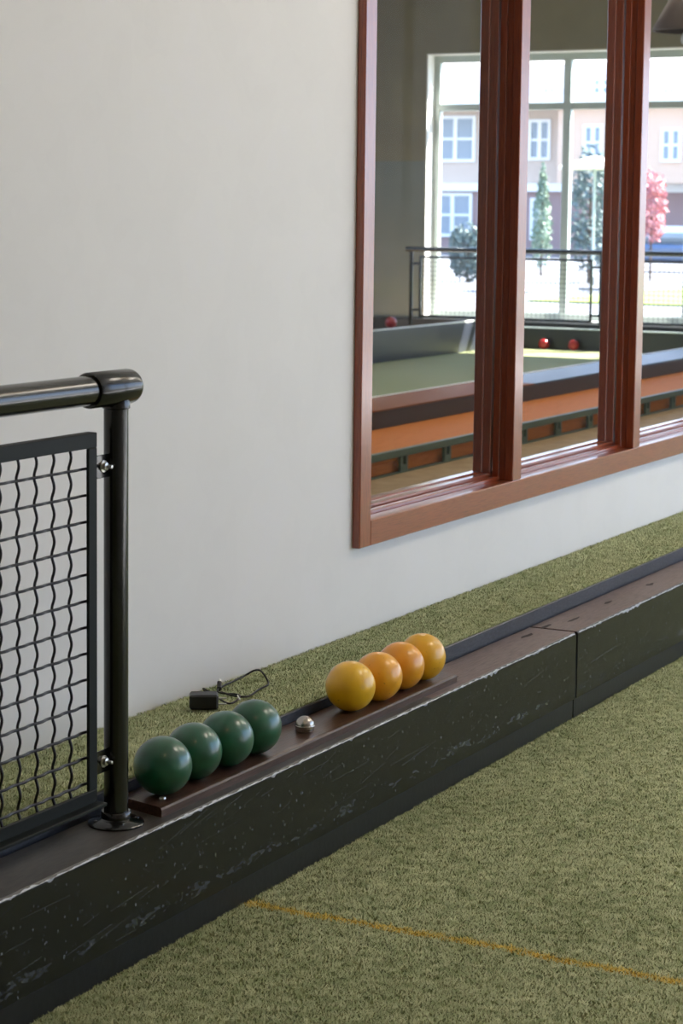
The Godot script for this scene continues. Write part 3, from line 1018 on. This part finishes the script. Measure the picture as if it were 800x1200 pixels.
func build_adapter() -> void:
	var y := 0.277
	var a := thing("power_adapter", Vector3(3.70, y, 0.098), "small black power adapter with its cord lying on the turf ledge", "adapter")
	var b := MB.new()
	b.box(Vector3(-0.030, 0.0, -0.021), Vector3(0.030, 0.031, 0.021), 0.004)
	var body := obj("housing", b, M.black_plastic, a)
	body.rotation.y = -1.03
	for s in [-0.006, 0.006]:
		bpart("prong", Vector3(0.030, 0.014 + s - 0.001, -0.003), Vector3(0.047, 0.014 + s + 0.001, 0.003), M.zinc, body)
	# the cord: from the housing, a loop towards the wall and back
	var pix := [[247, 818], [238, 807], [247, 812], [256, 818], [266, 824], [274, 823], [281, 816], [276, 813.5], [266, 813], [257, 811.5], [255, 808], [264, 802.5], [276, 797], [288, 791], [297, 786], [304, 785.5], [309, 790], [314, 799], [313, 803], [303, 808], [293, 815], [284, 816.5], [272, 815], [259, 811]]
	var pts := []
	for i in pix.size():
		var h: float = y + 0.002 + (0.014 if i in [1, 2] else 0.0) + (0.012 if i in [14, 15, 16] else 0.0)
		var p := px(pix[i][0], pix[i][1], 1, h)
		p.z = max(p.z, 0.006)
		pts.append(p - a.position)
	var cm := MB.new()
	cm.tube(smooth_path(pts), 0.0021, 8)
	obj("cord", cm, M.cord, a)
	var cp := px(257, 804, 1, y + 0.006) - a.position
	cp.z = max(cp.z, 0.010 - a.position.z)
	var cn := MB.new()
	cn.box(Vector3(-0.012, -0.006, -0.005), Vector3(0.012, 0.006, 0.005), 0.002)
	var co := obj("connector", cn, M.black_plastic, a)
	co.position = cp
	co.rotation = Vector3(0, 0.5, 0.5)
	bpart("connector_tip", Vector3(0.012, -0.004, -0.003), Vector3(0.020, 0.004, 0.003), M.zinc, co, 0.001)
	var tie := px(279, 819, 1, y + 0.004) - a.position
	var tm := MB.new()
	tm.tube([tie + Vector3(-0.006, 0, 0.008), tie + Vector3(0, 0.004, 0), tie + Vector3(0.012, 0.004, -0.008)], 0.0018, 6)
	obj("cable_tie", tm, M.white_trim, a)

# ---------------------------------------------------------------- the neighbouring room
func build_next_room() -> void:
	# low timber platform with a green steel edge on brackets
	var p := thing("low_platform", Vector3(4.0, 0, -2.29), "low orange timber platform with green steel edge rail behind the window", "platform")
	bpart("deck", Vector3(0, 0.06, -0.556), Vector3(15.4, 0.12, -0.032), M.orange, p, 0.004)
	bpart("riser", Vector3(0, 0.0, -0.08), Vector3(15.4, 0.06, -0.05), M.orange, p)
	bpart("edge_rail", Vector3(0, 0.083, -0.03), Vector3(15.4, 0.122, 0.0), M.green_steel, p, 0.003)
	bpart("foot_rail", Vector3(0, 0.0, -0.03), Vector3(15.4, 0.007, 0.0), M.green_steel, p, 0.001)
	var x := 0.32
	while x < 15.2:
		var br := Node3D.new()
		br.name = "bracket"
		p.add_child(br, true)
		br.position = Vector3(x, 0, 0)
		bpart("web", Vector3(-0.040, 0.007, -0.022), Vector3(-0.018, 0.083, -0.004), M.green_steel, br, 0.001)
		bpart("web", Vector3(0.018, 0.007, -0.022), Vector3(0.040, 0.083, -0.004), M.green_steel, br, 0.001)
		bpart("web", Vector3(-0.018, 0.007, -0.022), Vector3(0.018, 0.040, -0.004), M.green_steel, br, 0.001)
		x += 0.53
	# near border of the neighbouring court
	var nb := thing("court_border", Vector3(4.0, 0, -2.85), "wide black court border with brown top behind the low platform", "border")
	bpart("body", Vector3(0, 0.0, -0.38), Vector3(15.4, 0.215, 0.0), M.black, nb, 0.004)
	bpart("cap", Vector3(0, 0.2155, -0.38), Vector3(8.7, 0.224, 0.0), M.ledge_brown, nb, 0.002)
	bpart("cap", Vector3(8.705, 0.2155, -0.38), Vector3(15.4, 0.224, 0.0), M.black, nb, 0.002)
	bpart("highlight_lath", Vector3(0, 0.2155, -0.40), Vector3(15.4, 0.228, -0.381), M.white_trim, nb, 0.002)  # white strip puts the bright highlight of this edge into colour
	# far border
	var fb := thing("court_border", Vector3(4.0, 0, -5.95), "black court border on the far side of the neighbouring turf", "border")
	bpart("body", Vector3(0, 0.0, -0.14), Vector3(15.4, 0.282, 0.0), M.edging, fb, 0.004)  # black gloss paint, its blue-grey sheen put into the colour
	bpart("highlight_lath", Vector3(0, 0.2825, -0.02), Vector3(15.4, 0.296, 0.0), M.white_trim, fb, 0.002)  # white strip stands for the highlight along the top edge
	# end board
	var eb := thing("end_board", Vector3(19.40, 0, -4.6), "black end board closing the neighbouring court below the window railing", "board")
	bpart("board", Vector3(0, 0.0, -1.345), Vector3(0.05, 0.20, 1.36), M.black, eb, 0.003)
	bpart("cap_lath", Vector3(-0.005, 0.2005, -1.345), Vector3(0.055, 0.212, 1.36), M.alu, eb, 0.002)
	var sp := MB.new()
	sp.sphere(Vector3.ZERO, 0.0535, 24, 16)
	var bm := sp.mesh()
	var pl := [px(637, 406, 0, 19.34), px(672, 404, 0, 19.34)]
	for q in pl:
		var o := obj("red_ball", bm, M.red)
		o.position = Vector3(19.34, 0.0535, q.z)
		tag(o, "red bocce ball against the far end board, %s the far court border" % ("close to" if q == pl[0] else "further from"), "ball", "red bocce balls next door")
	var q2 := px(458, 384, 2, -6.03)
	var o2 := obj("red_ball", bm, M.red)
	o2.position = Vector3(q2.x, 0.2825 + 0.0535, -6.032)
	tag(o2, "red bocce ball sitting on top of the far court border", "ball", "red bocce balls next door")
	# railing in front of the end window
	var rl := thing("guard_railing", Vector3(19.5, 0, -7.0), "black railing with wire panels in front of the tall end window", "railing")
	var posts := [0.0, 0.98, 2.05, 3.1, 4.15]
	for z in posts:
		var m := MB.new()
		m.lathe(Vector3(0, 0.0, z), [Vector2(0.02, 0), Vector2(0.02, 0.945)], 14)
		obj("post", m, M.black_metal, rl)
	var h := MB.new()
	h.lathe(Vector3(0, 0.955, -0.06), [Vector2(0, 0), Vector2(0.026, 0), Vector2(0.026, 4.3), Vector2(0, 4.3)], 18, Vector3(0, 0, 1))
	obj("handrail", h, M.black_metal, rl)
	for i in posts.size() - 1:
		var z0: float = posts[i] + 0.09
		var z1: float = posts[i + 1] - 0.09
		var pn := Node3D.new()
		pn.name = "panel"
		rl.add_child(pn, true)
		bpart("frame_bar", Vector3(-0.008, 0.865, z0), Vector3(0.008, 0.89, z1), M.black_metal, pn)
		bpart("frame_bar", Vector3(-0.008, 0.265, z0), Vector3(0.008, 0.29, z1), M.black_metal, pn)
		bpart("frame_bar", Vector3(-0.008, 0.29, z0), Vector3(0.008, 0.865, z0 + 0.025), M.black_metal, pn)
		bpart("frame_bar", Vector3(-0.008, 0.29, z1 - 0.025), Vector3(0.008, 0.865, z1), M.black_metal, pn)
		for yy in [0.34, 0.81]:
			bpart("bracket", Vector3(-0.005, yy - 0.012, z0 - 0.075), Vector3(0.005, yy + 0.012, z0), M.black_metal, pn)
			bpart("bracket", Vector3(-0.005, yy - 0.012, z1), Vector3(0.005, yy + 0.012, z1 + 0.075), M.black_metal, pn)
		var wv := MB.new()
		var y := 0.325
		while y < 0.86:
			wv.tube([Vector3(0, y, z0 + 0.02), Vector3(0, y, z1 - 0.02)], 0.0024, 5, false)
			y += 0.0456
		var z := z0 + 0.06
		while z < z1 - 0.03:
			wv.tube([Vector3(0, 0.28, z), Vector3(0, 0.875, z)], 0.0024, 5, false)
			z += 0.049
		obj("wire_mesh", wv, M.wire, pn).set_meta("kind", "stuff")

# ---------------------------------------------------------------- lamps
func pendant(at: Vector3, label: String, energy: float) -> void:
	# at = centre of the bulb
	var p := thing("pendant_lamp", Vector3(at.x, at.y - 0.05, at.z), label, "lamp", "wooden pendant lamps")
	var sh := MB.new()
	sh.lathe(Vector3(0, 0.085, 0), [Vector2(0.19, 0), Vector2(0.205, 0.0), Vector2(0.205, 0.022), Vector2(0.075, 0.255), Vector2(0.045, 0.265), Vector2(0.045, 0.25), Vector2(0.065, 0.24), Vector2(0.19, 0.012), Vector2(0.19, 0)], 40)
	obj("shade", sh, M.shade_wood, p)
	var so := MB.new()
	so.lathe(Vector3(0, 0.095, 0), [Vector2(0, 0), Vector2(0.024, 0), Vector2(0.026, 0.09), Vector2(0.012, 0.17), Vector2(0.012, 0.26), Vector2(0, 0.26)], 20)
	obj("socket", so, M.zinc, p)
	var b := MB.new()
	b.lathe(Vector3(0, 0, 0), [Vector2(0, 0.0), Vector2(0.02, 0.003), Vector2(0.036, 0.016), Vector2(0.043, 0.036), Vector2(0.04, 0.056), Vector2(0.028, 0.078), Vector2(0.018, 0.095), Vector2(0, 0.096)], 24)
	obj("bulb", b, M.bulb if energy > 0.0 else M.bulb_off, p)
	var c := MB.new()
	c.tube([Vector3(0, 0.34, 0), Vector3(0, CEIL - at.y + 0.05, 0)], 0.005, 8)
	obj("cord", c, M.cord, p)
	if energy <= 0.0:
		return
	var l := OmniLight3D.new()
	l.name = "bulb_light"
	l.light_color = rgb(255, 216, 166)
	l.light_energy = energy
	l.light_size = 0.04
	l.omni_range = 30.0
	l.omni_attenuation = 2.0
	l.shadow_enabled = true
	p.add_child(l)
	l.position = Vector3(0, 0.04, 0)

func build_lamps() -> void:
	for k in ADDED_PANELS.size():  # unseen panels added to brighten turf, balls and the next room
		var cp := thing("added_ceiling_panel", Vector3(ADDED_PANELS[k].x, CEIL - 0.07, ADDED_PANELS[k].y), "added unseen white light panel in the ceiling above " + ("the near court" if k < 3 else "the neighbouring court"), "light panel", "added ceiling light panels")
		bpart("housing", Vector3(-0.62, 0.005, -0.62), Vector3(0.62, 0.068, 0.62), M.white_trim, cp, 0.004)
		bpart("diffuser", Vector3(-0.58, 0.0, -0.58), Vector3(0.58, 0.0045, 0.58), M.added_panel_glow, cp)
	var q := px(806, 44, 0, 12.0)
	pendant(q, "brown wooden pendant lamp with unlit glass bulb seen through the window", 0.0)
	for k in 3:
		pendant(Vector3(1.8 + k * 3.6, 2.9, 1.6), ["wooden pendant lamp over the near end of the court", "wooden pendant lamp over the middle of the court", "wooden pendant lamp over the far end of the court"][k], 0.15)

# ---------------------------------------------------------------- outside
func foliage(r: RandomNumberGenerator, count: int, size: Vector3, leaf: float, cone: bool) -> MB:
	var m := MB.new()
	for i in count:
		var d := Vector3(r.randf_range(-1, 1), r.randf_range(-1, 1), r.randf_range(-1, 1))
		if d.length() > 1.0: d = d.normalized() * r.randf_range(0.5, 1.0)
		var s := (1.0 - (d.y + 1.0) * 0.42) if cone else 1.0
		var o := Vector3(d.x * size.x * s, d.y * size.y, d.z * size.z * s)
		var n1 := Vector3(r.randf_range(-1, 1), r.randf_range(-0.2, 1), r.randf_range(-1, 1)).normalized()
		var t := n1.cross(Vector3(r.randf(), r.randf(), r.randf())).normalized() * leaf
		var b := n1.cross(t).normalized() * leaf * 0.6
		m.quad(o - t, o - b, o + t, o + b, n1)
	return m

func tree(called: String, base: Vector3, h: float, w: float, material: Material, label: String, cone := false, trunk := 0.2) -> void:
	var t := thing(called, base, label, "tree" if called.ends_with("tree") else "shrub")
	var r := RandomNumberGenerator.new()
	r.seed = int(absf(base.z) * 100.0) + 3
	var c := foliage(r, 900, Vector3(w, h * (1.0 - trunk) / 2.0, w), maxf(w * 0.16, 0.06), cone)
	var o := obj("foliage", c, material, t)
	o.position.y = h * (trunk + (1.0 - trunk) / 2.0)
	var m := MB.new()
	m.lathe(Vector3.ZERO, [Vector2(w * 0.09, 0), Vector2(w * 0.05, h * 0.7), Vector2(0, h * 0.72)], 10)
	obj("trunk", m, M.bark, t)

func facade_window(b: Node, u0: float, v0: float, u1: float, v1: float, xf: float, base: Vector3) -> void:
	var p := px(u0, v0, 0, xf)
	var q := px(u1, v1, 0, xf)
	var lo := Vector3(0, min(p.y, q.y), min(p.z, q.z)) - Vector3(0, base.y, base.z)
	var hi := Vector3(0, max(p.y, q.y), max(p.z, q.z)) - Vector3(0, base.y, base.z)
	var w := Node3D.new()
	w.name = "window"
	b.add_child(w, true)
	var x := xf - base.x
	var t := 0.13
	bpart("pane", Vector3(x - 0.03, lo.y + t, lo.z + t), Vector3(x - 0.005, hi.y - t, hi.z - t), M.window_dark, w)
	bpart("frame", Vector3(x - 0.10, lo.y, lo.z), Vector3(x - 0.001, lo.y + t, hi.z), M.white_trim, w)
	bpart("frame", Vector3(x - 0.10, hi.y - t, lo.z), Vector3(x - 0.001, hi.y, hi.z), M.white_trim, w)
	bpart("frame", Vector3(x - 0.10, lo.y + t, lo.z), Vector3(x - 0.001, hi.y - t, lo.z + t), M.white_trim, w)
	bpart("frame", Vector3(x - 0.10, lo.y + t, hi.z - t), Vector3(x - 0.001, hi.y - t, hi.z), M.white_trim, w)
	var mz := (lo.z + hi.z) / 2.0
	var my := (lo.y + hi.y) / 2.0
	bpart("glazing_bar", Vector3(x - 0.08, lo.y + t, mz - 0.09), Vector3(x - 0.031, hi.y - t, mz + 0.09), M.white_trim, w)
	bpart("glazing_bar", Vector3(x - 0.07, my - 0.05, lo.z + t), Vector3(x - 0.032, my + 0.05, hi.z - t), M.white_trim, w)

func build_outside() -> void:
	var gy := -0.35
	var g := bpart("ground", Vector3(XE + 0.3, gy - 0.3, -90), Vector3(200, gy, 60), M.asphalt)
	tag(g, "paved ground outside the end windows", "ground", "", "structure")
	bpart("lawn", Vector3(38, gy, px(742, 340, 0, 44.0).z), Vector3(57, gy + 0.04, 20), M.lawn, g)
	# apartment house: brick ground floor, stucco above
	var xf := 85.0
	var base := Vector3(xf, gy, px(560, 280, 0, xf).z)
	var b := thing("apartment_house", base, "beige apartment house with brick ground floor outside the end window", "building")
	var yb := px(530, 224, 0, xf).y - gy
	var y2 := px(530, 130, 0, xf).y - gy
	var zl := px(430, 200, 0, xf).z - base.z
	var zr := px(668, 200, 0, xf).z - base.z
	bpart("brick_storey", Vector3(0, 0, zl), Vector3(10, yb, zr + 12.0), M.brick, b)
	bpart("string_course", Vector3(-0.25, yb, zl), Vector3(10, yb + 0.35, zr + 12.0), M.white_trim, b)
	bpart("stucco_storey", Vector3(0, yb + 0.35, zl), Vector3(10, y2, zr), M.stucco, b)
	bpart("stucco_wing", Vector3(-1.5, yb + 0.35, zr), Vector3(10, y2, zr + 12.0), M.stucco_peach, b)
	bpart("eaves", Vector3(-1.9, y2, zl), Vector3(10, y2 + 0.5, zr + 12.0), M.white_trim, b)
	bpart("upper_storey", Vector3(2.5, y2 + 0.5, zl + 3.0), Vector3(10, y2 + 2.1, zr + 12.0), M.stucco_pale, b)
	var rf := MB.new()
	var ra := Vector3(2.0, y2 + 2.1, zl + 2.0)
	var rb := Vector3(2.0, y2 + 2.1, zr + 12.5)
	rf.quad(ra, rb, rb + Vector3(5, 0.9, -1), ra + Vector3(5, 0.9, 1), Vector3(-0.2, 1, 0).normalized())
	rf.quad(ra, ra + Vector3(10, 0, 0), ra + Vector3(10, 0.9, 1), ra + Vector3(5, 0.9, 1), Vector3(0, 1, -0.5).normalized())
	rf.box(ra + Vector3(0, -0.15, 0), rb + Vector3(8, 0.0, 0))
	obj("roof", rf, M.roof, b)
	facade_window(b, 511, 136, 557, 190, xf, base)
	facade_window(b, 508, 226, 553, 278, xf, base)
	facade_window(b, 622, 232, 642, 282, xf, base)
	facade_window(b, 620, 140, 645, 188, xf, base)
	facade_window(b, 694, 90, 716, 112, xf + 2.5, base)
	facade_window(b, 636, 92, 652, 112, xf + 2.5, base)
	facade_window(b, 776, 94, 792, 112, xf + 2.5, base)
	facade_window(b, 684, 146, 706, 188, xf - 1.5, base)
	facade_window(b, 775, 150, 798, 190, xf - 1.5, base)
	# trees and shrubs
	var t1 := px(690, 300, 0, 50.0)
	tree("dark_tree", Vector3(50, gy, t1.z), 3.5, 0.55, M.leaf_blue, "slender blue-green tree before the apartment house", false, 0.05)
	var t2 := px(634, 300, 0, 55.0)
	tree("pale_tree", Vector3(55, gy, t2.z), 3.2, 0.45, M.leaf_green, "light green young tree before the brick storey", true, 0.05)
	var t3 := px(548, 300, 0, 48.0)
	tree("round_shrub", Vector3(48, gy, t3.z), 1.5, 0.5, M.leaf_blue, "low grey-green shrub under the brick storey window", false, 0.02)
	var t4 := px(762, 300, 0, 52.0)
	tree("red_tree", Vector3(52, gy + 0.04, t4.z), 2.9, 0.42, M.leaf_red, "small red-leaved tree beside the white umbrella", false, 0.3)
	# white patio umbrella
	var pu := px(697, 190, 0, 44.0)
	var um := thing("patio_umbrella", Vector3(44, gy + 0.04, pu.z), "white patio umbrella standing outside the end window", "umbrella")
	var ph := pu.y - gy - 0.04
	var po := MB.new()
	po.tube([Vector3(0, 0, 0), Vector3(0, ph + 0.15, 0)], 0.03, 10)
	obj("pole", po, M.alu, um)
	var cv := MB.new()
	cv.lathe(Vector3(0, ph - 0.1, 0), [Vector2(0.78, -0.06), Vector2(0.80, 0.0), Vector2(0.4, 0.13), Vector2(0, 0.24)], 16)
	obj("canopy", cv, M.canvas, um)
	var bs := MB.new()
	bs.lathe(Vector3.ZERO, [Vector2(0.3, 0), Vector2(0.3, 0.06), Vector2(0.06, 0.1), Vector2(0.06, 0.3), Vector2(0, 0.3)], 16)
	obj("base", bs, M.asphalt, um)
	# parked car
	var pc := px(775, 318, 0, 62.0)
	var car := thing("parked_car", Vector3(62, gy, pc.z), "blue-grey parked car on the pavement beyond the lawn", "car")
	var cb := MB.new()
	cb.box(Vector3(-0.85, 0.3, -2.1), Vector3(0.85, 0.85, 2.1), 0.12)
	obj("body", cb, M.car_paint, car)
	var cc := MB.new()
	cc.box(Vector3(-0.72, 0.85, -1.1), Vector3(0.72, 1.4, 1.2), 0.2)
	obj("cabin", cc, M.window_dark, car)
	for z in [-1.3, 1.3]:
		for x in [-0.8, 0.62]:
			var wm := MB.new()
			wm.lathe(Vector3(x, 0.32, z), [Vector2(0, 0), Vector2(0.3, 0), Vector2(0.32, 0.04), Vector2(0.32, 0.16), Vector2(0, 0.18)], 20, Vector3.RIGHT)
			obj("wheel", wm, M.tyre, car)
